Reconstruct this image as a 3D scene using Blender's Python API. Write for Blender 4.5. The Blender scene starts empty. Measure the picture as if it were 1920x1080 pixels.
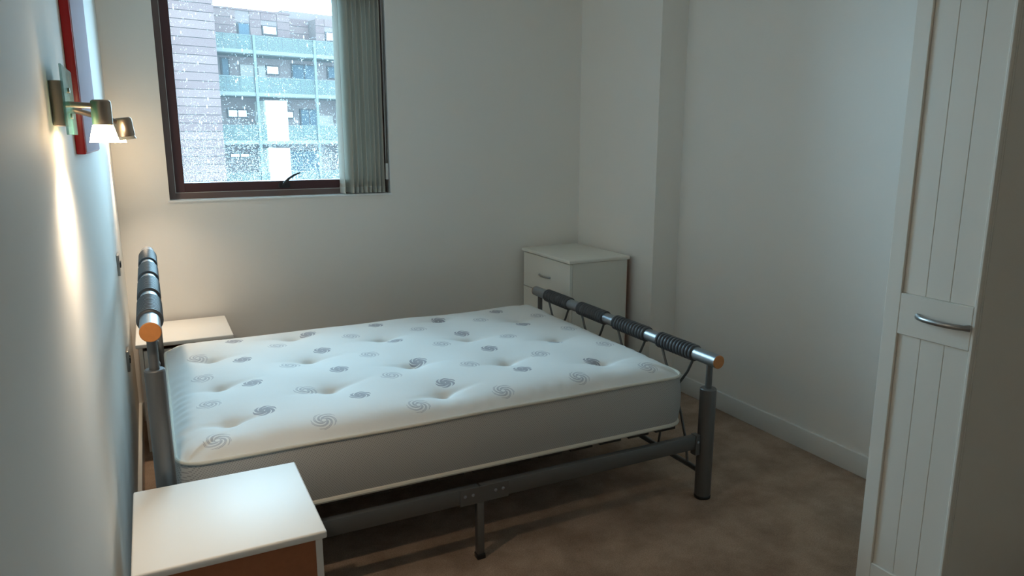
import bpy, bmesh, math, random
from mathutils import Vector, Matrix
random.seed(7)
S = bpy.context.scene
COL = S.collection
PI = math.pi

# ------------------------------------------------------------------ camera, sky, exposure
cam_d = bpy.data.cameras.new('camera')
cam = bpy.data.objects.new('camera', cam_d)
COL.objects.link(cam)
cam.location = (0.1437, -1.5637, 1.4401)
cam.rotation_euler = (PI / 2 - 0.2054, 0, -0.4622)
cam_d.sensor_width = 36
cam_d.lens = 36 * 1358.5 / 1920
cam_d.clip_start = 0.02
cam_d.clip_end = 400
S.camera = cam

world = bpy.data.worlds.new('overcast_sky')
S.world = world
world.use_nodes = True
bg = world.node_tree.nodes['Background']
bg.inputs['Color'].default_value = (0.50, 0.80, 1.0, 1)
bg.inputs['Strength'].default_value = 19.5

pd = bpy.data.lights.new('window_portal', 'AREA')      # sampling portal only: gives no light of its own
pd.shape = 'RECTANGLE'; pd.size = 1.12; pd.size_y = 1.15
pd.cycles.is_portal = True
po = bpy.data.objects.new('window_portal', pd)
COL.objects.link(po)
po.location = (0.805, 2.62, 1.69)
po.rotation_euler = (-PI / 2, 0, 0)

S.view_settings.view_transform = 'Standard'
S.view_settings.look = 'None'
S.view_settings.gamma = 1
S.view_settings.use_curve_mapping = False
S.view_settings.exposure = 0.15
S.cycles.max_bounces = 20
S.cycles.diffuse_bounces = 14
S.cycles.transparent_max_bounces = 12

# ------------------------------------------------------------------ materials
def mat(name, col, rough=0.6, metal=0.0, noise=None, bump=None, spec=None, coat=0.0, bump_scale=None):
    m = bpy.data.materials.new(name)
    m.use_nodes = True
    nt = m.node_tree
    b = nt.nodes['Principled BSDF']
    b.inputs['Base Color'].default_value = (*col, 1)
    b.inputs['Roughness'].default_value = rough
    b.inputs['Metallic'].default_value = metal
    if spec is not None: b.inputs['Specular IOR Level'].default_value = spec
    b.inputs['Coat Weight'].default_value = coat
    tc = nt.nodes.new('ShaderNodeTexCoord')
    if noise:
        sc, amt = noise
        n = nt.nodes.new('ShaderNodeTexNoise')
        n.inputs['Scale'].default_value = sc
        n.inputs['Detail'].default_value = 5
        nt.links.new(tc.outputs['Object'], n.inputs['Vector'])
        r = nt.nodes.new('ShaderNodeMix'); r.data_type = 'RGBA'
        r.inputs['A'].default_value = (*[c * (1 - amt) for c in col], 1)
        r.inputs['B'].default_value = (*[min(1, c * (1 + amt)) for c in col], 1)
        nt.links.new(n.outputs['Fac'], r.inputs['Factor'])
        nt.links.new(r.outputs['Result'], b.inputs['Base Color'])
    if bump:
        sc, st, dist = bump
        n = nt.nodes.new('ShaderNodeTexNoise')
        n.inputs['Scale'].default_value = sc
        n.inputs['Detail'].default_value = 4
        nt.links.new(tc.outputs['Object'], n.inputs['Vector'])
        bp = nt.nodes.new('ShaderNodeBump')
        bp.inputs['Strength'].default_value = st
        bp.inputs['Distance'].default_value = dist
        nt.links.new(n.outputs['Fac'], bp.inputs['Height'])
        nt.links.new(bp.outputs['Normal'], b.inputs['Normal'])
    return m

def emit(name, col, st):
    m = bpy.data.materials.new(name); m.use_nodes = True
    b = m.node_tree.nodes['Principled BSDF']
    b.inputs['Base Color'].default_value = (*col, 1)
    b.inputs['Emission Color'].default_value = (*col, 1)
    b.inputs['Emission Strength'].default_value = st
    return m

M = {}
M['wall'] = mat('wall_paint', (0.86, 0.83, 0.785), 0.55, noise=(3, .012), bump=(60, .05, .002), spec=.3)
M['wall_satin'] = mat('wall_paint_satin', (0.86, 0.83, 0.785), 0.65, noise=(3, .012), bump=(9, .03, .004), spec=.12)
M['ceiling'] = mat('ceiling_paint', (0.88, 0.875, 0.86), 0.8)
M['skirting'] = mat('skirting_paint', (0.80, 0.79, 0.76), 0.35)
M['reveal'] = mat('reveal_paint', (0.86, 0.86, 0.85), 0.4)
M['white_lam'] = mat('white_laminate', (0.82, 0.80, 0.765), 0.45, noise=(8, .01), spec=.4)
M['cream_lam'] = mat('cream_laminate', (0.80, 0.78, 0.71), 0.33, noise=(8, .01))
M['wardrobe'] = mat('wardrobe_white', (0.78, 0.73, 0.655), 0.40, noise=(6, .012))
M['hardboard'] = mat('brown_hardboard', (0.36, 0.13, 0.055), 0.6, noise=(60, .12), bump=(300, .1, .001))
M['frame_metal'] = mat('grey_painted_steel', (0.165, 0.165, 0.165), 0.42, metal=.7, noise=(50, .04))
M['silver'] = mat('silver_steel_tube', (0.36, 0.385, 0.42), 0.36, metal=.95)
M['rubber'] = mat('dark_grey_rubber', (0.060, 0.062, 0.068), 0.42)
M['cap_wood'] = mat('orange_wood_cap', (0.52, 0.20, 0.055), 0.45, noise=(70, .15))
M['black'] = mat('black_plastic', (0.02, 0.02, 0.02), 0.4)
M['slat'] = mat('dark_slat_wood', (0.075, 0.065, 0.055), 0.7, noise=(30, .2))
M['chrome'] = mat('brushed_chrome', (0.40, 0.40, 0.40), 0.3, metal=1.0)
M['nickel'] = mat('satin_nickel', (0.46, 0.38, 0.31), 0.33, metal=1.0)
M['piping'] = mat('mattress_piping', (0.70, 0.66, 0.57), 0.8)
M['tuft'] = mat('tuft_thread', (0.62, 0.60, 0.57), 0.9)
M['frame_maroon'] = mat('maroon_window_frame', (0.075, 0.030, 0.032), 0.4)
M['frame_taupe'] = mat('taupe_window_frame', (0.17, 0.115, 0.105), 0.42)
M['gasket'] = mat('pale_gasket', (0.55, 0.53, 0.50), 0.6)
M['blind'] = mat('blind_fabric', (0.47, 0.43, 0.36), 0.85, bump=(260, .15, .001))
def add_translucent(m, col, f):
    nt = m.node_tree; b = nt.nodes['Principled BSDF']; out = nt.nodes['Material Output']
    t = nt.nodes.new('ShaderNodeBsdfTranslucent'); t.inputs[0].default_value = (*col, 1)
    x = nt.nodes.new('ShaderNodeMixShader'); x.inputs[0].default_value = f
    nt.links.new(b.outputs[0], x.inputs[1]); nt.links.new(t.outputs[0], x.inputs[2]); nt.links.new(x.outputs[0], out.inputs[0])
add_translucent(M['blind'], (.50, .47, .40), .28)
M['blind_hem'] = mat('blind_hem', (0.46, 0.45, 0.40), 0.7)
M['cord'] = mat('white_cord', (0.75, 0.74, 0.72), 0.6)
M['red'] = mat('red_frame_paint', (0.36, 0.012, 0.018), 0.35)
M['lilac'] = mat('pale_lilac_canvas', (0.46, 0.33, 0.42), 0.7, noise=(5, .05), spec=.1)
M['lamp_on'] = emit('lit_halogen', (1.0, 0.72, 0.42), 60)
M['lamp_off'] = mat('bulb_glass_off', (0.55, 0.55, 0.52), 0.15, metal=.6)
M['plate'] = mat('socket_plate_steel', (0.40, 0.38, 0.36), 0.3, metal=.9)
M['white_plastic'] = mat('white_plastic', (0.80, 0.80, 0.78), 0.35)
# outside
M['clad'] = [mat('copper_cladding', c, .8, noise=(.7, .05), spec=.04) for c in ((.086, .052, .048), (.079, .047, .044), (.093, .057, .052))]
M['brick_dark'] = mat('facade_brown', (.100, .070, .065), .8, noise=(1, .08), spec=.04)
M['facade_white'] = mat('facade_render_white', (.42, .40, .34), .8, spec=.05)
M['facade_beige'] = mat('facade_panel_beige', (.17, .14, .12), .8, spec=.05)
M['slab'] = mat('balcony_slab_edge', (.090, .088, .082), .7, spec=.05)
M['post'] = mat('balcony_steel_post', (.072, .074, .070), .7, spec=.05)
M['win_frame'] = mat('far_window_frame', (.04, .03, .03), .7, spec=.05)
M['win_dark'] = mat('far_window_dark', (.03, .04, .05), .3, spec=.08)
M['street'] = mat('street_paving', (.12, .12, .12), .9, noise=(.5, .1))
M['win_painted_glare'] = mat('far_window_painted_glare', (.62, .60, .55), .5, spec=.1)  # matt pale colour stands in for bright sky reflected in the panes

def carpet():
    m = bpy.data.materials.new('beige_carpet'); m.use_nodes = True
    nt = m.node_tree; b = nt.nodes['Principled BSDF']
    b.inputs['Roughness'].default_value = 1; b.inputs['Specular IOR Level'].default_value = .05
    b.inputs['Sheen Weight'].default_value = .15
    tc = nt.nodes.new('ShaderNodeTexCoord')
    n1 = nt.nodes.new('ShaderNodeTexNoise'); n1.inputs['Scale'].default_value = 5.5; n1.inputs['Detail'].default_value = 6; n1.inputs['Roughness'].default_value = .62
    n2 = nt.nodes.new('ShaderNodeTexNoise'); n2.inputs['Scale'].default_value = 220; n2.inputs['Detail'].default_value = 3
    for n in (n1, n2): nt.links.new(tc.outputs['Object'], n.inputs['Vector'])
    cr = nt.nodes.new('ShaderNodeValToRGB')
    cr.color_ramp.elements[0].position = .34; cr.color_ramp.elements[0].color = (.300, .200, .138, 1)
    cr.color_ramp.elements[1].position = .62; cr.color_ramp.elements[1].color = (.47, .335, .245, 1)
    nt.links.new(n1.outputs['Fac'], cr.inputs['Fac'])
    mx = nt.nodes.new('ShaderNodeMix'); mx.data_type = 'RGBA'; mx.blend_type = 'MULTIPLY'
    mx.inputs['Factor'].default_value = 1
    c2 = nt.nodes.new('ShaderNodeValToRGB')
    c2.color_ramp.elements[0].position = .3; c2.color_ramp.elements[0].color = (.72, .72, .72, 1)
    c2.color_ramp.elements[1].position = .7; c2.color_ramp.elements[1].color = (1.1, 1.1, 1.1, 1)
    nt.links.new(n2.outputs['Fac'], c2.inputs['Fac'])
    nt.links.new(cr.outputs['Color'], mx.inputs['A']); nt.links.new(c2.outputs['Color'], mx.inputs['B'])
    nt.links.new(mx.outputs['Result'], b.inputs['Base Color'])
    bp = nt.nodes.new('ShaderNodeBump'); bp.inputs['Strength'].default_value = .6; bp.inputs['Distance'].default_value = .004
    nt.links.new(n2.outputs['Fac'], bp.inputs['Height']); nt.links.new(bp.outputs['Normal'], b.inputs['Normal'])
    return m
M['carpet'] = carpet()

def nmath(nt, op, a, b=None, c=None):
    n = nt.nodes.new('ShaderNodeMath'); n.operation = op
    for i, v in enumerate((a, b, c)):
        if v is None: continue
        if isinstance(v, (int, float)): n.inputs[i].default_value = v
        else: nt.links.new(v, n.inputs[i])
    return n.outputs[0]

def mattress_top_mat():
    """off-white ticking printed with two alternating swirl rosettes, mattress-local metres"""
    m = bpy.data.materials.new('mattress_ticking'); m.use_nodes = True
    nt = m.node_tree; b = nt.nodes['Principled BSDF']
    b.inputs['Roughness'].default_value = .75
    b.inputs['Sheen Weight'].default_value = .1
    tc = nt.nodes.new('ShaderNodeTexCoord')
    sx = nt.nodes.new('ShaderNodeSeparateXYZ'); nt.links.new(tc.outputs['Object'], sx.inputs[0])
    PX, PY = .319, .305
    def rosette(ox, oy, R, petals, twist, width, inner):
        fx = nmath(nt, 'SUBTRACT', nmath(nt, 'FRACT', nmath(nt, 'ADD', nmath(nt, 'DIVIDE', nmath(nt, 'SUBTRACT', sx.outputs[0], ox), PX), 10.5)), .5)
        fy = nmath(nt, 'SUBTRACT', nmath(nt, 'FRACT', nmath(nt, 'ADD', nmath(nt, 'DIVIDE', nmath(nt, 'SUBTRACT', sx.outputs[1], oy), PY), 10.5)), .5)
        x = nmath(nt, 'MULTIPLY', fx, PX / R); y = nmath(nt, 'MULTIPLY', fy, PY / R)
        r = nmath(nt, 'SQRT', nmath(nt, 'ADD', nmath(nt, 'MULTIPLY', x, x), nmath(nt, 'MULTIPLY', y, y)))
        th = nmath(nt, 'ARCTAN2', y, x)
        # outer edge scalloped by the petals
        s = nmath(nt, 'ADD', nmath(nt, 'MULTIPLY', th, petals / (2 * PI)), nmath(nt, 'MULTIPLY', r, twist))
        fr = nmath(nt, 'ABSOLUTE', nmath(nt, 'SUBTRACT', nmath(nt, 'FRACT', nmath(nt, 'ADD', s, 10)), .5))     # 0 on a spiral line
        line = nmath(nt, 'LESS_THAN', nmath(nt, 'MULTIPLY', fr, r), width)
        s2 = nmath(nt, 'ADD', s, .28)
        fr2 = nmath(nt, 'ABSOLUTE', nmath(nt, 'SUBTRACT', nmath(nt, 'FRACT', nmath(nt, 'ADD', s2, 10)), .5))
        line2 = nmath(nt, 'LESS_THAN', nmath(nt, 'MULTIPLY', fr2, r), width)
        band = nmath(nt, 'MULTIPLY', nmath(nt, 'LESS_THAN', r, 1), nmath(nt, 'GREATER_THAN', r, inner))
        lines = nmath(nt, 'MULTIPLY', nmath(nt, 'MAXIMUM', line, line2), band)
        ring = nmath(nt, 'LESS_THAN', nmath(nt, 'ABSOLUTE', nmath(nt, 'SUBTRACT', r, inner * .8)), width * .55)
        return nmath(nt, 'MAXIMUM', lines, ring)
    light = rosette(.261 - .1114, .665 - .5912, .041, 5, 2.9, .075, .28)
    dark = rosette(.420 - .1114, .822 - .5912, .037, 6, 2.3, .16, .20)
    n = nt.nodes.new('ShaderNodeTexNoise'); n.inputs['Scale'].default_value = 4; nt.links.new(tc.outputs['Object'], n.inputs['Vector'])
    base = nt.nodes.new('ShaderNodeMix'); base.data_type = 'RGBA'
    base.inputs['A'].default_value = (.80, .79, .765, 1); base.inputs['B'].default_value = (.86, .855, .835, 1)
    nt.links.new(n.outputs['Fac'], base.inputs['Factor'])
    m1 = nt.nodes.new('ShaderNodeMix'); m1.data_type = 'RGBA'; m1.inputs['B'].default_value = (.40, .39, .42, 1)
    nt.links.new(nmath(nt, 'MULTIPLY', light, .75), m1.inputs['Factor']); nt.links.new(base.outputs['Result'], m1.inputs['A'])
    m2 = nt.nodes.new('ShaderNodeMix'); m2.data_type = 'RGBA'; m2.inputs['B'].default_value = (.30, .29, .33, 1)
    nt.links.new(nmath(nt, 'MULTIPLY', dark, .85), m2.inputs['Factor']); nt.links.new(m1.outputs['Result'], m2.inputs['A'])
    nt.links.new(m2.outputs['Result'], b.inputs['Base Color'])
    wv = nt.nodes.new('ShaderNodeTexNoise'); wv.inputs['Scale'].default_value = 22; wv.inputs['Detail'].default_value = 3
    nt.links.new(tc.outputs['Object'], wv.inputs['Vector'])
    bp = nt.nodes.new('ShaderNodeBump'); bp.inputs['Strength'].default_value = .12; bp.inputs['Distance'].default_value = .006
    nt.links.new(wv.outputs['Fac'], bp.inputs['Height']); nt.links.new(bp.outputs['Normal'], b.inputs['Normal'])
    return m
M['ticking'] = mattress_top_mat()

def border_mat():
    m = bpy.data.materials.new('mattress_border_mesh'); m.use_nodes = True
    nt = m.node_tree; b = nt.nodes['Principled BSDF']
    b.inputs['Roughness'].default_value = .85
    tc = nt.nodes.new('ShaderNodeTexCoord')
    sx = nt.nodes.new('ShaderNodeSeparateXYZ'); nt.links.new(tc.outputs['Object'], sx.inputs[0])
    u = nmath(nt, 'ADD', sx.outputs[0], sx.outputs[1])
    a = nmath(nt, 'SINE', nmath(nt, 'MULTIPLY', u, 2 * PI / .008))
    c = nmath(nt, 'SINE', nmath(nt, 'MULTIPLY', sx.outputs[2], 2 * PI / .009))
    f = nmath(nt, 'GREATER_THAN', nmath(nt, 'MULTIPLY', a, c), .35)
    mx = nt.nodes.new('ShaderNodeMix'); mx.data_type = 'RGBA'
    mx.inputs['A'].default_value = (.47, .46, .44, 1); mx.inputs['B'].default_value = (.30, .29, .285, 1)
    nt.links.new(f, mx.inputs['Factor']); nt.links.new(mx.outputs['Result'], b.inputs['Base Color'])
    return m
M['border'] = border_mat()

def wet_glass():
    """clear pane, slightly misted, speckled with rain drops that crowd the lower part"""
    m = bpy.data.materials.new('rain_wet_glass'); m.use_nodes = True
    nt = m.node_tree
    for n in list(nt.nodes): nt.nodes.remove(n)
    out = nt.nodes.new('ShaderNodeOutputMaterial')
    tr = nt.nodes.new('ShaderNodeBsdfTransparent'); tr.inputs[0].default_value = (.93, .97, .98, 1)
    gl = nt.nodes.new('ShaderNodeBsdfGlossy'); gl.inputs['Roughness'].default_value = .02
    fr = nt.nodes.new('ShaderNodeFresnel'); fr.inputs['IOR'].default_value = 1.35
    m0 = nt.nodes.new('ShaderNodeMixShader')
    nt.links.new(fr.outputs[0], m0.inputs[0]); nt.links.new(tr.outputs[0], m0.inputs[1]); nt.links.new(gl.outputs[0], m0.inputs[2])
    tl = nt.nodes.new('ShaderNodeBsdfTranslucent'); tl.inputs[0].default_value = (.85, .92, .95, 1)
    tc = nt.nodes.new('ShaderNodeTexCoord')
    sx = nt.nodes.new('ShaderNodeSeparateXYZ'); nt.links.new(tc.outputs['Object'], sx.inputs[0])
    z = sx.outputs[2]
    def drops(scale, zst, th_lo, th_hi, z0, z1):
        mp = nt.nodes.new('ShaderNodeMapping'); mp.inputs['Scale'].default_value = (1, 1, zst)
        nt.links.new(tc.outputs['Object'], mp.inputs[0])
        v = nt.nodes.new('ShaderNodeTexVoronoi'); v.inputs['Scale'].default_value = scale
        nt.links.new(mp.outputs[0], v.inputs['Vector'])
        n = nt.nodes.new('ShaderNodeTexNoise'); n.inputs['Scale'].default_value = 14; n.inputs['Detail'].default_value = 3
        nt.links.new(mp.outputs[0], n.inputs['Vector'])
        mr = nt.nodes.new('ShaderNodeMapRange'); nt.links.new(z, mr.inputs[0])
        mr.inputs[1].default_value = z0; mr.inputs[2].default_value = z1
        mr.inputs[3].default_value = th_lo; mr.inputs[4].default_value = th_hi
        sep = nt.nodes.new('ShaderNodeSeparateColor'); nt.links.new(v.outputs['Color'], sep.inputs[0])
        keep = nmath(nt, 'LESS_THAN', nmath(nt, 'ADD', sep.outputs[0], nmath(nt, 'SUBTRACT', nmath(nt, 'MULTIPLY', n.outputs['Fac'], .8), .4)), mr.outputs[0])
        size = nmath(nt, 'LESS_THAN', v.outputs['Distance'], nmath(nt, 'ADD', nmath(nt, 'MULTIPLY', sep.outputs[1], .28), .12))
        return nmath(nt, 'MULTIPLY', keep, size)
    d1 = drops(185, 1, .95, .06, .14, .46)
    d2 = drops(120, .35, .12, .05, .2, 1.0)
    d = nmath(nt, 'MAXIMUM', d1, d2)
    f = nmath(nt, 'ADD', nmath(nt, 'MULTIPLY', d, .28), .015)
    m1 = nt.nodes.new('ShaderNodeMixShader')
    nt.links.new(f, m1.inputs[0]); nt.links.new(m0.outputs[0], m1.inputs[1]); nt.links.new(tl.outputs[0], m1.inputs[2])
    nt.links.new(m1.outputs[0], out.inputs[0])
    return m
M['wet_glass'] = wet_glass()

def thin_glass(name, col, alpha, gloss=.04):
    m = bpy.data.materials.new(name); m.use_nodes = True
    nt = m.node_tree
    for n in list(nt.nodes): nt.nodes.remove(n)
    out = nt.nodes.new('ShaderNodeOutputMaterial')
    tr = nt.nodes.new('ShaderNodeBsdfTransparent'); tr.inputs[0].default_value = (.85, .93, .93, 1)
    b = nt.nodes.new('ShaderNodeBsdfPrincipled')
    b.inputs['Base Color'].default_value = (*col, 1); b.inputs['Roughness'].default_value = .12; b.inputs['Specular IOR Level'].default_value = gloss
    mx = nt.nodes.new('ShaderNodeMixShader'); mx.inputs[0].default_value = alpha
    nt.links.new(tr.outputs[0], mx.inputs[1]); nt.links.new(b.outputs[0], mx.inputs[2]); nt.links.new(mx.outputs[0], out.inputs[0])
    return m
M['lamp_glass'] = thin_glass('green_edged_glass', (.06, .27, .26), .5, .5)
M['bal_glass'] = thin_glass('balcony_glass', (.075, .080, .074), .46, .06)

# ------------------------------------------------------------------ mesh helpers
def root_origin(o):
    while o.parent: o = o.parent
    return o

def obj(name, bm, m, parent=None, smooth=False, local=False):
    """one mesh object; verts are given in world metres unless local"""
    me = bpy.data.meshes.new(name)
    if parent is not None and not local:
        L = root_origin(parent).location
        bmesh.ops.translate(bm, verts=bm.verts, vec=-L)
    bmesh.ops.recalc_face_normals(bm, faces=bm.faces)
    bm.to_mesh(me); bm.free()
    me.materials.append(M[m] if isinstance(m, str) else m)
    if smooth:
        for p in me.polygons: p.use_smooth = True
        me.set_sharp_from_angle(angle=math.radians(38))
    o = bpy.data.objects.new(name, me)
    COL.objects.link(o)
    if parent is not None: o.parent = parent
    return o

def thing(name, label, cat, loc=(0, 0, 0), group=None, rotz=0):
    o = bpy.data.objects.new(name, None)
    o.empty_display_size = .05
    COL.objects.link(o)
    o.location = loc; o.rotation_euler = (0, 0, rotz)
    tag(o, label, cat, group)
    return o

def tag(o, label, cat, group=None):
    o['label'] = label; o['category'] = cat
    if group: o['group'] = group
    return o

def struct(o, label=None):
    o['kind'] = 'structure'
    if label: o['label'] = label
    return o

def part_label(o, label):
    o['label'] = label
    return o

def bx(bm, x0, x1, y0, y1, z0, z1):
    v = [bm.verts.new((x, y, z)) for x in (x0, x1) for y in (y0, y1) for z in (z0, z1)]
    for f in ((0, 1, 3, 2), (4, 6, 7, 5), (0, 4, 5, 1), (2, 3, 7, 6), (0, 2, 6, 4), (1, 5, 7, 3)):
        bm.faces.new([v[i] for i in f])
    return bm

def box(x0, x1, y0, y1, z0, z1, bev=0, seg=2):
    bm = bmesh.new()
    bx(bm, x0, x1, y0, y1, z0, z1)
    if bev: bmesh.ops.bevel(bm, geom=list(bm.edges), offset=bev, segments=seg, profile=.5, affect='EDGES')
    return bm

def lathe(bm, p0, axis, prof, n=24, cap=True):
    """prof: list of (distance along axis, radius)"""
    a = Vector(axis).normalized()
    t = Vector((0, 0, 1)) if abs(a.z) < .9 else Vector((1, 0, 0))
    u = a.cross(t).normalized(); w = a.cross(u)
    p0 = Vector(p0); rings = []
    for d, r in prof:
        rings.append([bm.verts.new(p0 + a * d + (u * math.cos(2 * PI * k / n) + w * math.sin(2 * PI * k / n)) * max(r, 1e-5)) for k in range(n)])
    for A, B in zip(rings, rings[1:]):
        for k in range(n):
            bm.faces.new((A[k], A[(k + 1) % n], B[(k + 1) % n], B[k]))
    if cap:
        bm.faces.new(rings[0]); bm.faces.new(rings[-1])
    return bm

def cyl(p0, p1, r, n=20, r1=None, bev=0):
    bm = bmesh.new()
    p0, p1 = Vector(p0), Vector(p1); L = (p1 - p0).length
    r1 = r if r1 is None else r1
    if bev: prof = [(0, r - bev), (bev, r), (L - bev, r1), (L, r1 - bev)]
    else: prof = [(0, r), (L, r1)]
    return lathe(bm, p0, p1 - p0, prof, n)

def sweep(bm, pts, r, n=10, closed=False, flat=1.0):
    pts = [Vector(p) for p in pts]; N = len(pts); rings = []
    up = None
    for i, p in enumerate(pts):
        if closed: d = pts[(i + 1) % N] - pts[i - 1]
        else: d = pts[min(i + 1, N - 1)] - pts[max(i - 1, 0)]
        d.normalize()
        if up is None:
            up = Vector((0, 0, 1)) if abs(d.z) < .9 else Vector((1, 0, 0))
        u = d.cross(up).normalized(); w = u.cross(d); up = w
        rr = r[i] if isinstance(r, (list, tuple)) else r
        rings.append([bm.verts.new(p + u * math.cos(2 * PI * k / n) * rr + w * math.sin(2 * PI * k / n) * rr * flat) for k in range(n)])
    for i in range(N if closed else N - 1):
        A, B = rings[i], rings[(i + 1) % N]
        for k in range(n): bm.faces.new((A[k], A[(k + 1) % n], B[(k + 1) % n], B[k]))
    if not closed:
        bm.faces.new(rings[0]); bm.faces.new(rings[-1])
    return bm

# ------------------------------------------------------------------ room shell
Yw, Xp, Xr, Py = 2.4563, 2.6297, 2.8026, 1.6625
WX0, WX1, WZ0, WZ1 = 0.2339, 1.376, 1.125, 2.26
CH = 2.42; YB = -2.35
struct(obj('floor', box(-.15, Xr + .15, YB - .15, Yw + .3, -.12, 0), 'carpet'), 'beige short pile carpet with faint stains')
struct(obj('ceiling', box(-.15, Xr + .15, YB - .15, Yw + .3, CH, CH + .12), 'ceiling'))
struct(obj('wall_left', box(-.15, 0, YB - .15, Yw + .3, 0, CH), 'wall_satin'))
struct(obj('wall_right', box(Xr, Xr + .15, YB - .15, Yw + .3, 0, CH), 'wall'))
struct(obj('wall_back', box(0, Xr, YB - .15, YB, 0, CH), 'wall'))
struct(obj('wall_pillar', box(Xp, Xr, Py, Yw, 0, CH), 'wall'))
bm = bmesh.new()
bx(bm, 0, WX0, Yw, Yw + .3, 0, CH); bx(bm, WX1, Xr, Yw, Yw + .3, 0, CH)
bx(bm, WX0, WX1, Yw, Yw + .3, 0, WZ0); bx(bm, WX0, WX1, Yw, Yw + .3, WZ1, CH)
struct(obj('wall_window', bm, 'wall'))
# reveal lining (white) and sill
o = struct(obj('trim_1', box(WX1 - .002, WX1 + .001, Yw - .0005, Yw + .1, WZ0, WZ1), 'reveal'), 'white painted window reveal')
o = struct(obj('trim_2', box(WX0 - .008, WX1 + .006, Yw - .010, Yw + .1, WZ0 - .006, WZ0 + .004, .002), 'reveal'), 'thin white window sill')
# skirting
def skirt(name, x0, x1, y0, y1):
    bm = box(x0, x1, y0, y1, 0, .1, .004)
    struct(obj(name, bm, 'skirting', smooth=True), 'white painted skirting board')
skirt('baseboard_right', Xr - .016, Xr, YB, Py)
skirt('baseboard_pillar', Xp - .016, Xr - .016, Py - .016, Py)
skirt('baseboard_pillar_side', Xp - .016, Xp, Py, Yw - .016)
skirt('baseboard_window', .016, Xp - .016, Yw - .016, Yw)
skirt('baseboard_left', 0, .016, YB, Yw)

# ------------------------------------------------------------------ window
FY = 2.53
win = bpy.data.objects.new('window_1', None); COL.objects.link(win); win.location = (WX0, FY, WZ0)
win['kind'] = 'structure'; win['label'] = 'maroon framed top hung window wet with rain'
def ring_frame(x0, x1, z0, z1, w, y0, y1, name, m, wb=None):
    wb = wb or w
    for a in ((x0, x0 + w, z0, z1), (x1 - w, x1, z0, z1), (x0 + w, x1 - w, z0, z0 + wb), (x0 + w, x1 - w, z1 - w, z1)):
        obj(name, box(a[0], a[1], y0, y1, a[2], a[3], .002), m, win)
ring_frame(WX0, WX1, WZ0, WZ1, .031, FY, FY + .09, 'outer_frame', 'frame_taupe', .034)
ring_frame(WX0 + .031, WX1 - .031, WZ0 + .034, WZ1 - .031, .003, FY - .001, FY + .02, 'gasket', 'gasket', .003)
ring_frame(WX0 + .034, WX1 - .034, WZ0 + .037, WZ1 - .034, .043, FY + .006, FY + .07, 'sash_frame', 'frame_maroon', .047)
g = obj('glass_pane', box(WX0 + .072, WX1 - .072, FY + .036, FY + .042, WZ0 + .079, WZ1 - .072), 'wet_glass', win)
part_label(g, 'glass pane speckled with rain drops')
# espagnolette handle
bm = bmesh.new(); bx(bm, .775, .835, FY - .006, FY + .008, WZ0 + .045, WZ0 + .075)
bmesh.ops.bevel(bm, geom=list(bm.edges), offset=.004, segments=2, affect='EDGES')
h = obj('handle', bm, 'black', win, True)
bm = bmesh.new()
pts = [(.800, FY - .010, WZ0 + .062), (.806, FY - .03, WZ0 + .078), (.824, FY - .042, WZ0 + .098), (.850, FY - .048, WZ0 + .115), (.885, FY - .050, WZ0 + .129)]
sweep(bm, pts, [.009, .010, .009, .008, .005], 10, flat=.6)
obj('lever', bm, 'black', h, True)

# ------------------------------------------------------------------ vertical blind, drawn to one side
bl = thing('vertical_blind', 'grey-green fabric vertical blind drawn to one side of the window', 'blind', (1.23, 2.495, WZ0))
obj('headrail', box(WX0 + .01, WX1 - .01, 2.475, 2.515, WZ1 - .045, WZ1 - .003, .003), 'white_plastic', bl)
NS = 9
for i in range(NS):
    xc = 1.116 + i * .0250
    ang = math.radians(84 if i == 0 else 72 + random.uniform(-3, 3))     # angle from the window plane
    hw = .0445
    bm = bmesh.new()
    zb, zt = WZ0 + .012, WZ1 - .05
    n = 8; top = []; bot = []
    # a curved vane with its own thickness
    prof = []
    for k in range(n + 1):
        t = -hw + 2 * hw * k / n
        cv = .004 * (1 - (t / hw) ** 2)
        prof.append((t, cv))
    ring = [(t, c + .0006) for t, c in prof] + [(t, c - .0006) for t, c in reversed(prof)]
    ca, sa = math.cos(ang), math.sin(ang)
    dx = -.004 if i == 0 else .011
    def place(t, c, z): return (xc + dx + t * ca - c * sa, 2.493 - t * sa * 1 - c * ca, z)
    A = [bm.verts.new(place(t, c, zb)) for t, c in ring]; B = [bm.verts.new(place(t, c, zt)) for t, c in ring]
    N = len(ring)
    for k in range(N): bm.faces.new((A[k], A[(k + 1) % N], B[(k + 1) % N], B[k]))
    bm.faces.new(A); bm.faces.new(B)
    sl = obj('slat', bm, 'blind', bl, True)
    bm = bmesh.new()
    ring2 = [(t, c + .0022) for t, c in prof] + [(t, c - .0022) for t, c in reversed(prof)]
    A = [bm.verts.new(place(t, c, zb - .002)) for t, c in ring2]; B = [bm.verts.new(place(t, c, zb + .032)) for t, c in ring2]
    for k in range(N): bm.faces.new((A[k], A[(k + 1) % N], B[(k + 1) % N], B[k]))
    bm.faces.new(A); bm.faces.new(B)
    obj('hem_weight', bm, 'blind_hem', sl, True)
for k, dx in enumerate((0, .006)):
    bm = bmesh.new()
    sweep(bm, [(1.3585 + dx * (1 - .8 * (i / 12) ** 4), 2.474 + dx * .5, WZ1 - .04 - i / 12 * (WZ1 - .04 - 1.29)) for i in range(13)], .0013, 6)
    obj('pull_cord', bm, 'cord', bl, True)
obj('cord_weight', box(1.353, 1.369, 2.467, 2.481, 1.205, 1.295, .003), 'cord', bl, True)

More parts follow.
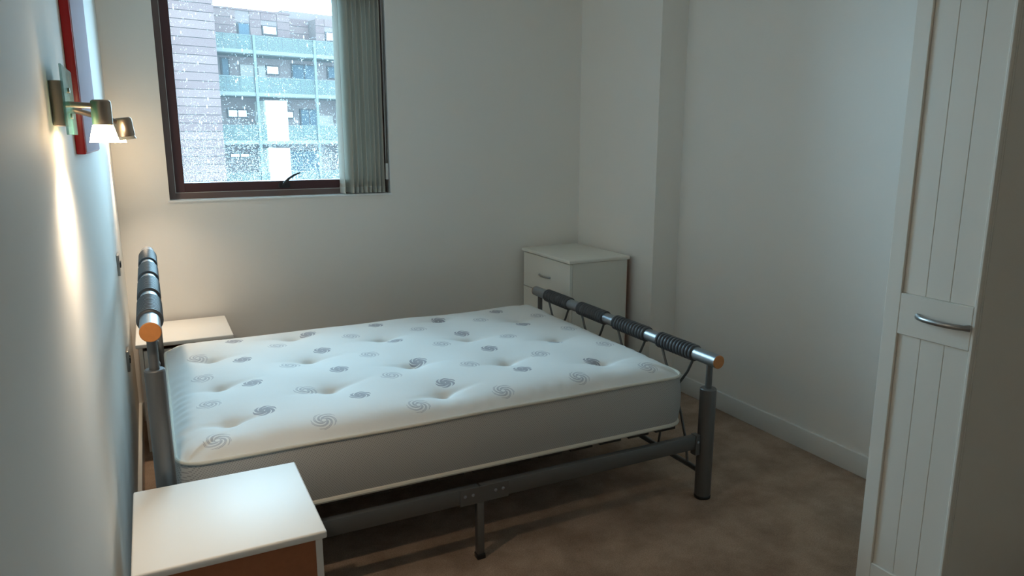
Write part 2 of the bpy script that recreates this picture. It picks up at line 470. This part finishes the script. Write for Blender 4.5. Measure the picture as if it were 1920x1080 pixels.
# ------------------------------------------------------------------ bed frame
FX, FZ, HX, HZ = 2.0557, .588, .114, .944
T0, T1 = .479, 1.973
PN, PF = T0 + .052, T1 - .052
bed = thing('bed_frame', 'grey tubular metal double bed frame with rubber ringed rails and orange end caps', 'bed', (1.08, 1.226, 0))
BANDS = [(.612, .846), (.930, 1.177), (1.259, 1.495), (1.592, 1.836)]
def bed_end(x, ztube, zneck, waist_z, low_z, pr):
    r = .0265
    obj('top_rail', cyl((x, T0 + .005, ztube), (x, T1 - .005, ztube), r, 28), 'silver', bed, True)
    for ya, yb in ((T0, T0 + .006), (T1 - .006, T1)):
        part_label(obj('end_cap', cyl((x, ya, ztube), (x, yb, ztube), r, 28, bev=.002), 'cap_wood', bed, True), 'orange wooden end cap')
    for a, b in BANDS:
        prof = []
        nr = 12; st = (b - a) / nr
        for k in range(nr):
            y0 = k * st
            prof += [(y0, .0285), (y0 + st * .12, .0325), (y0 + st * .32, .0345), (y0 + st * .58, .0345), (y0 + st * .80, .0325), (y0 + st * .97, .0285)]
        part_label(obj('ringed_sleeve', lathe(bmesh.new(), (x, a, ztube), (0, 1, 0), prof, 28), 'rubber', bed, True), 'dark ribbed rubber sleeve')
    for yp in (PN, PF):
        obj('post', cyl((x, yp, .012), (x, yp, zneck), pr, 26, bev=.003), 'frame_metal', bed, True)
        obj('post_neck', cyl((x, yp, zneck - .01), (x, yp, ztube - .015), .0130, 20), 'frame_metal', bed, True)
        obj('foot', cyl((x, yp, 0), (x, yp, .014), pr + .001, 26, bev=.003), 'black', bed, True)
    # lower cross rail and hourglass struts
    obj('cross_rail', cyl((x, PN, low_z), (x, PF, low_z), .0115, 16), 'frame_metal', bed, True)
    for a, b in BANDS:
        c = (a + b) / 2; wy = .012
        for s in (-1, 1):
            e = c + s * (b - a) * .46
            bm = bmesh.new()
            pts = [(x, e, ztube - .015), (x, c + s * (b - a) * .30, ztube - .015 - (ztube - waist_z) * .40), (x, c + s * wy, waist_z + .02), (x, c + s * wy * .7, waist_z - .02),
                   (x, c + s * (b - a) * .20, waist_z - (waist_z - low_z) * .35), (x, c + s * (b - a) * .36, waist_z - (waist_z - low_z) * .7), (x, c + s * (b - a) * .42, low_z)]
            sweep(bm, pts, .0055, 10)
            obj('strut', bm, 'frame_metal', bed, True)
        obj('strut_clamp', cyl((x, c - .019, waist_z), (x, c + .019, waist_z), .0105, 14, bev=.003), 'frame_metal', bed, True)
bed_end(FX, FZ, .468, .400, .105, .0325)
bed_end(HX, HZ, .830, .60, .20, .0265)
# side rails in two pieces each, joined by a bolted plate over a support leg
RZ0, RZ1 = .220, .277
for yr, sgn in ((PN + .006, -1), (PF - .006, 1)):
    for xa, xb in ((HX + .034, 1.060), (1.066, FX - .034)):
        sr = obj('side_rail', box(xa, xb, yr - .013, yr + .013, RZ0, RZ1, .003), 'frame_metal', bed, True)
    pl = obj('joint_plate', box(.988, 1.170, yr + sgn * .013 - .002, yr + sgn * .013 + .002, RZ0 - .004, RZ1 - .002, .001), 'frame_metal', bed)
    for xb in (1.006, 1.035, 1.120, 1.148):
        obj('bolt', lathe(bmesh.new(), (xb, yr + sgn * .0145, .250), (0, sgn, 0), [(0, .006), (.003, .0058), (.0048, .003)], 12), 'silver', pl, True)
    obj('support_leg', box(1.052, 1.078, yr - .013, yr + .013, .016, RZ0 + .004, .003), 'frame_metal', bed, True)
    obj('foot', box(1.049, 1.081, yr - .016, yr + .016, 0, .020, .004), 'black', bed, True)
    for xa in (HX + .034, FX - .034):
        s = 1 if xa < 1 else -1
        br = obj('corner_bracket', box(min(xa, xa + s * .022), max(xa, xa + s * .022), yr - .016, yr + .016, RZ0 - .026, RZ1 + .002, .002), 'frame_metal', bed)
        obj('bolt', lathe(bmesh.new(), (xa + s * .011, yr + sgn * .015, .25), (0, sgn, 0), [(0, .006), (.003, .0058), (.0048, .003)], 12), 'silver', br, True)
obj('centre_rail', box(HX + .01, FX - .01, 1.213, 1.239, .215, .262, .003), 'frame_metal', bed, True)
obj('support_leg', box(1.052, 1.078, 1.213, 1.239, .016, .22, .003), 'frame_metal', bed, True)
obj('foot', box(1.049, 1.081, 1.210, 1.242, 0, .020, .004), 'black', bed, True)
for i in range(14):
    xc = .20 + i * (1.955 - .20) / 13
    obj('slat', box(xc - .050, xc + .050, PN + .125, PF - .125, .258, .270, .002), 'slat', bed)
for yy in (.70, 1.75):
    obj('base_rail', box(HX + .06, FX - .06, yy - .012, yy + .012, .268, .3065, .002), 'frame_metal', bed)

# ------------------------------------------------------------------ mattress
MX, MY, ML, MW = .1114 + .034, .5912, 1.8824 - .034, 1.3104
MZ0, MZ1 = .307, .510
ma = thing('mattress', 'bare white tufted mattress printed with grey swirl rosettes, grey side border', 'mattress', (.1114, .5912, 0))
TUFTS = []
for k in range(5):
    x = .31 + .355 * k
    ys = [.790 + .372 * j for j in range(3)] if k % 2 == 0 else [.955 + .380 * j for j in range(3)]
    if k == 2: ys = [.738, 1.090, 1.50]
    for y in ys:
        if y < MY + MW - .08 and y > MY + .08: TUFTS.append((x, y))
CR = .075
def rr_point(u, v, grow=0):
    """square boundary point -> rounded rectangle boundary"""
    px, py = ML / 2 * u, MW / 2 * v
    ix, iy = ML / 2 - CR, MW / 2 - CR
    qx, qy = max(-ix, min(ix, px)), max(-iy, min(iy, py))
    d = Vector((px - qx, py - qy))
    if d.length < 1e-9: return Vector((px, py))
    if abs(px) > ix and abs(py) > iy:
        d = d.normalized() * (CR + grow)
    else:
        d = d.normalized() * (d.length + grow)
    return Vector((qx, qy)) + d
cx, cy = MX + ML / 2, MY + MW / 2
wr = [(random.uniform(0, 6.28), random.uniform(6, 16), random.uniform(6, 16)) for _ in range(5)]
def top_z(x, y, s):
    de = (1 - s) * MW / 2                       # approx distance from the edge
    z = MZ1 + .050 * (1 - math.exp(-(de / .050) ** 1.15)) + .003 * (1 - s * s)
    fe = min(1, de / .10)
    for i, (tx, ty) in enumerate(TUFTS):
        dx, dy = x - tx, y - ty
        r2 = dx * dx + dy * dy
        if r2 > .16: continue
        z -= .032 * math.exp(-math.sqrt(r2) / .028) * fe
        z -= .010 * math.exp(-r2 / (2 * .085 ** 2)) * fe
        a = .16 * math.sin(i * 2.4)              # slanting crease through each tuft
        ux, uy = dx * math.cos(a) + dy * math.sin(a), -dx * math.sin(a) + dy * math.cos(a)
        z -= .0065 * math.exp(-(ux / .11) ** 2 - (uy / .017) ** 2) * fe
    for ph, a, b in wr:
        z += .0010 * math.sin(a * x + b * y + ph)
    # little puckers along the edge
    z += .0016 * math.exp(-((de - .03) / .025) ** 2) * math.sin(62 * x + 11 * math.sin(5 * x)) * (1 if abs(y - cy) > abs(x - cx) * .6 else 0)
    z += .0016 * math.exp(-((de - .03) / .025) ** 2) * math.sin(70 * y + 7 * math.sin(6 * y)) * (1 if abs(y - cy) <= abs(x - cx) * .6 else 0)
    return z
bm = bmesh.new()
NX, NY = 200, 150
G = []
for i in range(NX + 1):
    row = []
    for j in range(NY + 1):
        # denser sampling near the border
        def f(t): return math.copysign(1 - (1 - abs(t)) ** 1.15, t)
        u, v = f(-1 + 2 * i / NX), f(-1 + 2 * j / NY)
        s = max(abs(u), abs(v))
        if s < 1e-9: p = Vector((0, 0))
        else:
            p = rr_point(u / s, v / s) * s
        x, y = cx + p.x, cy + p.y
        de_x = ML / 2 * (1 - abs(u)); de_y = MW / 2 * (1 - abs(v))
        row.append(bm.verts.new((x, y, top_z(x, y, 1 - min(de_x, de_y) / (MW / 2)))))
    G.append(row)
for i in range(NX):
    for j in range(NY):
        bm.faces.new((G[i][j], G[i + 1][j], G[i + 1][j + 1], G[i][j + 1]))
o = obj('top_panel', bm, 'ticking', ma)
for p in o.data.polygons: p.use_smooth = True
part_label(o, 'white ticking printed with light and dark grey rosettes')
# boundary loop
per = []
Q = 60
for k in range(Q): per.append((-1 + 2 * k / Q, -1))
for k in range(Q): per.append((1, -1 + 2 * k / Q))
for k in range(Q): per.append((1 - 2 * k / Q, 1))
for k in range(Q): per.append((-1, 1 - 2 * k / Q))
def sag(p):   # the top seam rises and falls slightly
    return .002 * math.sin(5 * p.x) + .0015 * math.sin(11 * p.x + 1) + .002 * math.sin(6 * p.y)
bm = bmesh.new(); rows = []
K = 8
for k in range(K + 1):
    t = k / K
    gr = .013 * math.sin(PI * t) ** .8
    rows.append([bm.verts.new((cx + p.x, cy + p.y, MZ0 + (MZ1 - MZ0) * t)) for p in (rr_point(u, v, gr) for u, v in per)])
for A, B in zip(rows, rows[1:]):
    for k in range(len(per)): bm.faces.new((A[k], A[(k + 1) % len(per)], B[(k + 1) % len(per)], B[k]))
bm.faces.new(rows[0])
part_label(obj('side_border', bm, 'border', ma, True), 'grey mesh fabric border')
for z, rad in ((MZ1 + .001, .0058), (MZ0 + .006, .0085)):
    bm = bmesh.new()
    pts = []
    for u, v in per:
        p = rr_point(u, v, .003); pts.append((cx + p.x, cy + p.y, z + (sag(p) * .6 if z > .5 else 0)))
    sweep(bm, pts, rad, 8, closed=True)
    part_label(obj('piping', bm, 'piping', ma, True), 'cream piping')
for tx, ty in TUFTS:
    s = max(abs(tx - cx) / (ML / 2), abs(ty - cy) / (MW / 2))
    zt = top_z(tx, ty, 1 - min(ML / 2 - abs(tx - cx), MW / 2 - abs(ty - cy)) / (MW / 2))
    bm = lathe(bmesh.new(), (tx, ty, zt - .002), (0, 0, 1), [(0, .006), (.003, .008), (.006, .007), (.0075, .003)], 10)
    obj('tuft', bm, 'tuft', ma, True)

# ------------------------------------------------------------------ bedside cabinets
def bow_handle(parent, p0, p1, out, r=.0045, rise=.024, m='chrome', name='handle', flat=1):
    p0, p1, out = Vector(p0), Vector(p1), Vector(out)
    pts = []
    for k in range(15):
        t = k / 14
        pts.append(p0.lerp(p1, t) + out * (rise * min(1, (math.sin(PI * t)) ** .55)))
    bm = bmesh.new(); sweep(bm, pts, [r * (1.25 if k in (0, 14) else 1) for k in range(15)], 10, flat=flat)
    return obj(name, bm, m, parent, True)

def bedside(x0, x1, y0, y1, zt, front, label):
    t = thing('bedside_cabinet', label, 'bedside cabinet', ((x0 + x1) / 2, (y0 + y1) / 2, 0))
    obj('top', box(x0, x1, y0, y1, zt - .020, zt, .005, 3), 'white_lam', t, True)
    a, b, c, d = x0 + .012, x1 - .010, y0 + .012, y1 - .012
    zb = .04
    obj('side_panel', box(a, a + .016, c, d, zb * 0, zt - .020, .001), 'white_lam', t)
    obj('side_panel', box(b - .016, b, c, d, zb * 0, zt - .020, .001), 'white_lam', t)
    obj('bottom_panel', box(a + .016, b - .016, c + .004, d - .004, zb, zb + .016), 'white_lam', t)
    if front > 0:
        part_label(obj('back_panel', box(a + .016, b - .016, c + .003, c + .007, .03, zt - .020), 'hardboard', t), 'bare brown hardboard back')
        fy0, fy1 = d - .016, d
    else:
        obj('back_panel', box(a + .016, b - .016, d - .007, d - .003, .03, zt - .020), 'hardboard', t)
        fy0, fy1 = c, c + .016
    zs = [zb + .02, (zb + zt) / 2, zt - .024]
    for za, zc in zip(zs, zs[1:]):
        dr = obj('drawer', box(a + .0185, b - .0185, fy0, fy1, za + .002, zc - .014 if zc == zs[-1] else zc - .002, .0015), 'white_lam', t)
        xm, zm = (a + b) / 2, (za + zc) / 2
        bow_handle(dr, (xm - .045, fy1 if front > 0 else fy0, zm), (xm + .045, fy1 if front > 0 else fy0, zm), (0, 1 if front > 0 else -1, 0), rise=.015)
    return t
bedside(.0342, .4504, .039, .460, .5226, 1, 'white bedside cabinet with its brown hardboard back showing, below the lit spot lamp')
bedside(.0251, .4434, 2.0026, 2.4228, .5226, -1, 'white bedside cabinet in the corner under the window, between mattress and window wall')

# ------------------------------------------------------------------ chest of drawers
X0, X1, Y0, Y1, ZT = 2.1958, 2.6069, 1.8401, 2.4232, .7673
ch = thing('chest_of_drawers', 'cream chest of drawers with bow handles in the corner behind the bed foot', 'chest', ((X0 + X1) / 2, (Y0 + Y1) / 2, 0))
obj('top', box(X0, X1, Y0, Y1, ZT - .022, ZT, .007, 3), 'cream_lam', ch, True)
a, b, c, d = X0 + .012, X1 - .014, Y0 + .012, Y1 - .008
obj('side_panel', box(a + .018, b, c, c + .016, 0, ZT - .022, .001), 'cream_lam', ch)
obj('side_panel', box(a + .018, b, d - .016, d, 0, ZT - .022, .001), 'cream_lam', ch)
part_label(obj('back_panel', box(b - .002, b + .004, c + .002, d - .002, .03, ZT - .022), 'hardboard', ch), 'brown hardboard back')
obj('carcass_rail', box(a + .022, b - .002, c + .016, d - .016, .06, .076), 'cream_lam', ch)
obj('plinth', box(a + .04, a + .055, c + .016, d - .016, 0, .06), 'cream_lam', ch)
zs = [.062, .295, .528, ZT - .024]
for za, zc in zip(zs, zs[1:]):
    dr = obj('drawer', box(a, a + .017, c + .001, d - .001, za + .002, zc - .003, .002), 'cream_lam', ch)
    zm = za + (zc - za) * .475
    bow_handle(dr, (a, 2.072, zm), (a, 2.206, zm), (-1, 0, 0), rise=.022, r=.005)

# ------------------------------------------------------------------ wardrobe
WX = 2.10
wd = thing('wardrobe', 'tall white wardrobe with tongue and groove panelled door and bow handle', 'wardrobe', (2.4, -.295, 0))
ya, yb = -.432, -.157
H = 2.08
obj('side_panel', box(WX + .022, 2.70, ya, ya + .018, 0, H, .001), 'wardrobe', wd)
obj('side_panel', box(WX + .022, 2.70, yb - .018, yb, 0, H, .001), 'wardrobe', wd)
obj('top_panel', box(WX + .022, 2.70, ya + .018, yb - .018, H - .018, H), 'wardrobe', wd)
obj('plinth', box(WX + .05, WX + .066, ya + .018, yb - .018, 0, .07), 'wardrobe', wd)
obj('back_panel', box(2.694, 2.70, ya + .018, yb - .018, 0, H - .018), 'hardboard', wd)
dr = obj('door', box(WX + .014, WX + .0215, ya + .001, yb - .001, .02, H - .004), 'wardrobe', wd)
def dp(name, y0, y1, z0, z1, x0, bev=.002): return obj(name, box(x0, WX + .0145, y0, y1, z0, z1, bev, 1), 'wardrobe', dr)
dp('stile', -.2075, yb - .001, .02, H - .004, WX)
dp('stile', ya + .001, -.4215, .02, H - .004, WX)
for z0, z1 in ((.02, .11), (.868, .991), (H - .10, H - .004)): dp('rail', -.4215, -.2075, z0, z1, WX)
bw = (.4215 - .2075) / 3
for z0, z1 in ((.11, .868), (.991, H - .10)):
    for k in range(3):
        y1 = -.2075 - k * bw
        dp('board', y1 - bw + .0001, y1 - .0001, z0, z1, WX + .0075, .0016)
bow_handle(dr, (WX, -.266, .932), (WX, -.417, .932), (-1, 0, 0), r=.0062, rise=.026, flat=1.3)

# ------------------------------------------------------------------ picture on the left wall
pic = thing('picture', 'square picture with deep red edge and pale lilac face above the bed head', 'picture', (.0, .71, 1.40))
bm = box(.0005, .0205, .430, .995, 1.400, 1.965, .003)
obj('frame', bm, 'red', pic, True)
obj('canvas', box(.019, .0225, .434, .991, 1.404, 1.961, .001), 'lilac', pic)

# ------------------------------------------------------------------ wall spot lamps
def spot_light(parent_root, p, energy, size=150, blend=.8, rot=(0, 0, 0), name='lamp_light'):
    l = bpy.data.lights.new(name, 'SPOT'); l.energy = energy; l.color = (1.0, .81, .60)
    l.spot_size = math.radians(size); l.spot_blend = blend; l.shadow_soft_size = .02
    o = bpy.data.objects.new(name, l); COL.objects.link(o)
    o.parent = parent_root; o.location = Vector(p) - parent_root.location
    o.rotation_euler = rot
    return o

def head(parent, arm_from, hc, lit, tilt=(0, 0, 1), k=1.0):
    """hc: top centre of the housing; tilt points from bulb to housing top"""
    a = -Vector(tilt).normalized(); hc = Vector(hc)
    ar = obj('arm', cyl(arm_from, hc + a * .012, .0055, 14), 'nickel', parent, True)
    hs = obj('lamp_head', lathe(bmesh.new(), hc, a, [(0, .014), (.002, .0165), (.004, .0175), (.046 * k, .0175), (.048 * k, .0165)], 24), 'nickel', parent, True)
    prof = [(.044, .0165), (.054, .0195), (.066, .0225), (.079, .0255)] if lit else [(.044 * k, .0150), (.050 * k, .0165), (.056 * k, .0190)]
    bm = lathe(bmesh.new(), hc, a, prof, 24)
    part_label(obj('bulb', bm, 'lamp_on' if lit else 'lamp_off', hs, True), 'glowing reflector bulb' if lit else 'unlit reflector bulb')
    return hc + a * .084

def wall_lamp(y, hx, lit2, label, energy, hz=1.509):
    t = thing('wall_spot_lamp', label, 'wall lamp', (0, y, 1.50))
    obj('wall_plate', box(0, .022, y - .035, y + .055, 1.460, 1.540, .002), 'nickel', t, True)
    part_label(obj('glass_plate', box(.0225, .0265, y - .075, y + .125 if lit2 is not None else y + .06, 1.444, 1.566, .001), 'lamp_glass', t), 'green edged glass plate')
    for zz in (1.478, 1.524):
        obj('screw', cyl((.0265, y - .0, zz), (.030, y, zz), .005, 12), 'nickel', t, True)
    p = head(t, (.020, y + .01, 1.500), (hx, y + .01, hz), True)
    if lit2 is not None: spot_light(t, p, energy)
    else: spot_light(t, p, energy, 100, 1.0, (math.radians(-8), math.radians(-12), 0))
    if lit2 is not None:
        head(t, (.020, y + .105, 1.494), (.107, y + .165, 1.480), lit2, (-.12, -.05, 1), .80)
    return t
wall_lamp(.04, .077, False, 'two headed nickel spot lamp with one bulb glowing, on the wall before the red picture', 13.0)
wall_lamp(2.16, .050, None, 'single nickel spot lamp on the wall above the bedside cabinet in the window corner', 22.0, 1.495)

# ------------------------------------------------------------------ switch and socket on the left wall
def plate(y, z, label, name, cat, rock):
    t = thing(name, label, cat, (0, y, z))
    obj('plate', box(0, .010, y - .043, y + .043, z - .043, z + .043, .002), 'plate', t, True)
    for dy in rock:
        obj('rocker', box(.0095, .014, y + dy - .007, y + dy + .007, z - .012, z + .012, .002), 'black', t, True)
plate(1.80, .926, 'steel switch plate high on the wall above the bed head rail', 'light_switch', 'switch', (-.015, .015))
plate(1.70, .545, 'steel socket plate low on the wall behind the bed head post', 'wall_socket', 'socket', (-.018, .018))

# ------------------------------------------------------------------ outside: flats across the street
KS = 1.2
BO = (4.404, 48.656, -9.0)
BR = math.radians(12.5)
def fz(z): return 1.44 + (z - 1.44) * KS + 9.0
def lb(s0, s1, b0, b1, z0, z1): return box(s0 * KS, s1 * KS, b0 * KS, b1 * KS, fz(z0), fz(z1))
struct(obj('ground_street', box(-40, 70, 6, 110, -9.2, -9.0), 'street'), 'grey street paving far below the window')

tw = thing('building_tower', 'copper clad tower block with flat horizontal panels across the street', 'building', BO, rotz=BR)
obj('core', lb(-16, -.26, -1.40, 8, -7.26, 12), 'brick_dark', tw, local=True)
ph = .408
i = 0
z = -4.0
while z < 11.8:
    xs = [-15.9, -12.4, -9.3 + (i % 2) * .5, -6.4 + (i % 2) * .4, -3.4 + (i % 3) * .35, -.205]
    for k in range(5):
        bm = lb(xs[k] + .01, xs[k + 1] - .01, -1.5, -1.38, z + .016, z + ph - .016)
        obj('cladding_panel', bm, M['clad'][(i * 2 + k * 5 + i // 3) % 3], tw, local=True)
    z += ph; i += 1

fl = thing('apartment_building', 'block of flats with glass fronted balconies and pale steel posts across the street', 'building', BO, rotz=BR)
B = 1.6
obj('wall', lb(-.2, 12, B + .04, 9, -7.26, 6.1), 'brick_dark', fl, local=True)
obj('wall', lb(-.2, 4.93, B + .04, 9, 6.1, 8.22), 'brick_dark', fl, local=True)
obj('wall', lb(4.93, 12, B + 1.0, 9, 6.1, 8.6), 'brick_dark', fl, local=True)
obj('wall', lb(6.5, 12, B + .04, 3.2, 6.1, 8.13), 'brick_dark', fl, local=True)
obj('parapet', lb(-.2, 4.98, B - .02, 9.05, 8.20, 8.30), M['clad'][1], fl, local=True)
# cladding of the top storey
for r in range(5):
    z0 = 6.12 + r * .417
    for (s0, s1, bb) in ((-.2, 1.9, B), (2.66, 3.3, B), (4.2, 4.93, B), (6.5, 7.05, B), (7.75, 9.5, B), (4.95, 6.5, B + .96)):
        obj('cladding_panel', lb(s0 + .01, s1 - .01, bb, bb + .05, z0 + .014, z0 + .403), M['clad'][(r * 2 + int(s0 * 3)) % 3], fl, local=True)
    if r in (0, 1, 4):
        obj('cladding_panel', lb(3.31, 4.19, B, B + .05, z0 + .014, z0 + .403), M['clad'][r % 3], fl, local=True)
        obj('cladding_panel', lb(7.06, 7.74, B, B + .05, z0 + .014, z0 + .403), M['clad'][(r + 1) % 3], fl, local=True)
def fwin(s0, s1, z0, z1, m='win_painted_glare', b=B, mull=False, tilt=0):
    f = obj('window', lb(s0 - .07, s1 + .07, b - .05, b + .06, z0 - .07, z1 + .07), 'win_frame', fl, local=True)
    cuts = [(s0, (s0 + s1) / 2 - .04), ((s0 + s1) / 2 + .04, s1)] if mull else [(s0, s1)]
    for a, c in cuts:
        bm = lb(a, c, b - .075, b - .055, z0, z1)
        if tilt:       # top hung, pushed open; the sky's glare is in the pane colour
            zt = fz(z1); ct = Vector((0, (b - .06) * KS, zt))
            bmesh.ops.rotate(bm, verts=bm.verts, cent=ct, matrix=Matrix.Rotation(-tilt, 3, 'X'))
        obj('pane', bm, m, f, local=True)
T = 0
fwin(3.39, 4.10, 7.09, 7.46, tilt=T); fwin(7.15, 7.66, 7.03, 7.43, tilt=T)
fwin(2.02, 2.57, 5.95, 7.50, 'win_dark')
# storey two
fwin(.98, 1.30, 3.8, 5.6, 'win_dark'); fwin(3.45, 4.08, 4.95, 5.33, tilt=T); fwin(4.95, 6.3, 3.9, 5.5, 'win_dark', mull=True); fwin(7.15, 7.66, 4.9, 5.5, 'win_dark')
obj('wall_panel', lb(1.95, 2.65, B - .04, B + .05, 3.75, 5.35), 'facade_beige', fl, local=True)
obj('wall_panel', lb(2.95, 3.35, B - .04, B + .05, 3.75, 5.35), 'facade_beige', fl, local=True)
# storey one
fwin(1.13, 2.11, 2.55, 2.89, mull=True, tilt=T); fwin(3.95, 4.79, 2.55, 2.86, tilt=T); fwin(5.3, 6.3, 1.5, 3.0, 'win_dark', mull=True)
obj('wall_panel', lb(2.64, 3.85, -.0, B + .05, 1.22, 3.40), 'facade_white', fl, local=True)
obj('wall_panel', lb(7.55, 8.2, .6, B + .05, 1.22, 3.40), 'facade_white', fl, local=True)
obj('wall_panel', lb(6.42, 7.3, B - .04, B + .05, 1.22, 2.7), 'facade_beige', fl, local=True)
# ground storeys in view
fwin(1.08, 2.09, .36, .50, mull=True, tilt=T); fwin(4.3, 6.3, -.9, .6, 'win_dark', mull=True)
obj('wall_panel', lb(2.65, 3.86, -.0, B + .05, -2, .84), 'facade_white', fl, local=True)
obj('wall_panel', lb(7.55, 8.2, .6, B + .05, -2, .84), 'facade_white', fl, local=True)
# slabs, posts, balustrades
for zs_, ztop in ((5.90, 6.71), (3.71, 4.58), (1.17, 2.05), (-1.35, -.5)):
    obj('balcony_slab', lb(-.2, 9.5, 0, B + .04, zs_ - .10, zs_ + .09), 'slab', fl, local=True)
    obj('soffit', lb(-.2, 9.5, .12, B, zs_ - .135, zs_ - .10), 'slab', fl, local=True)
    edges = [-.1, .62, 1.28, 2.10, 2.95, 3.78, 4.70, 5.52, 6.30, 7.10, 7.90]
    for a, c in zip(edges, edges[1:]):
        p = obj('balustrade_pane', lb(a + .03, c - .03, .02, .05, zs_ + .10, ztop), 'bal_glass', fl, local=True)
        obj('stanchion', lb(c - .025, c + .025, .05, .10, zs_ + .08, ztop + .01), 'post', p, local=True)
    obj('handrail', lb(-.2, 9.5, .01, .07, ztop, ztop + .035), 'post', fl, local=True)
for s, t in ((2.22, 6.75), (5.63, 6.75), (9.0, 6.75)):
    obj('post', lb(s - .07, s + .07, -.06, .06, -7.26, t), 'post', fl, local=True)
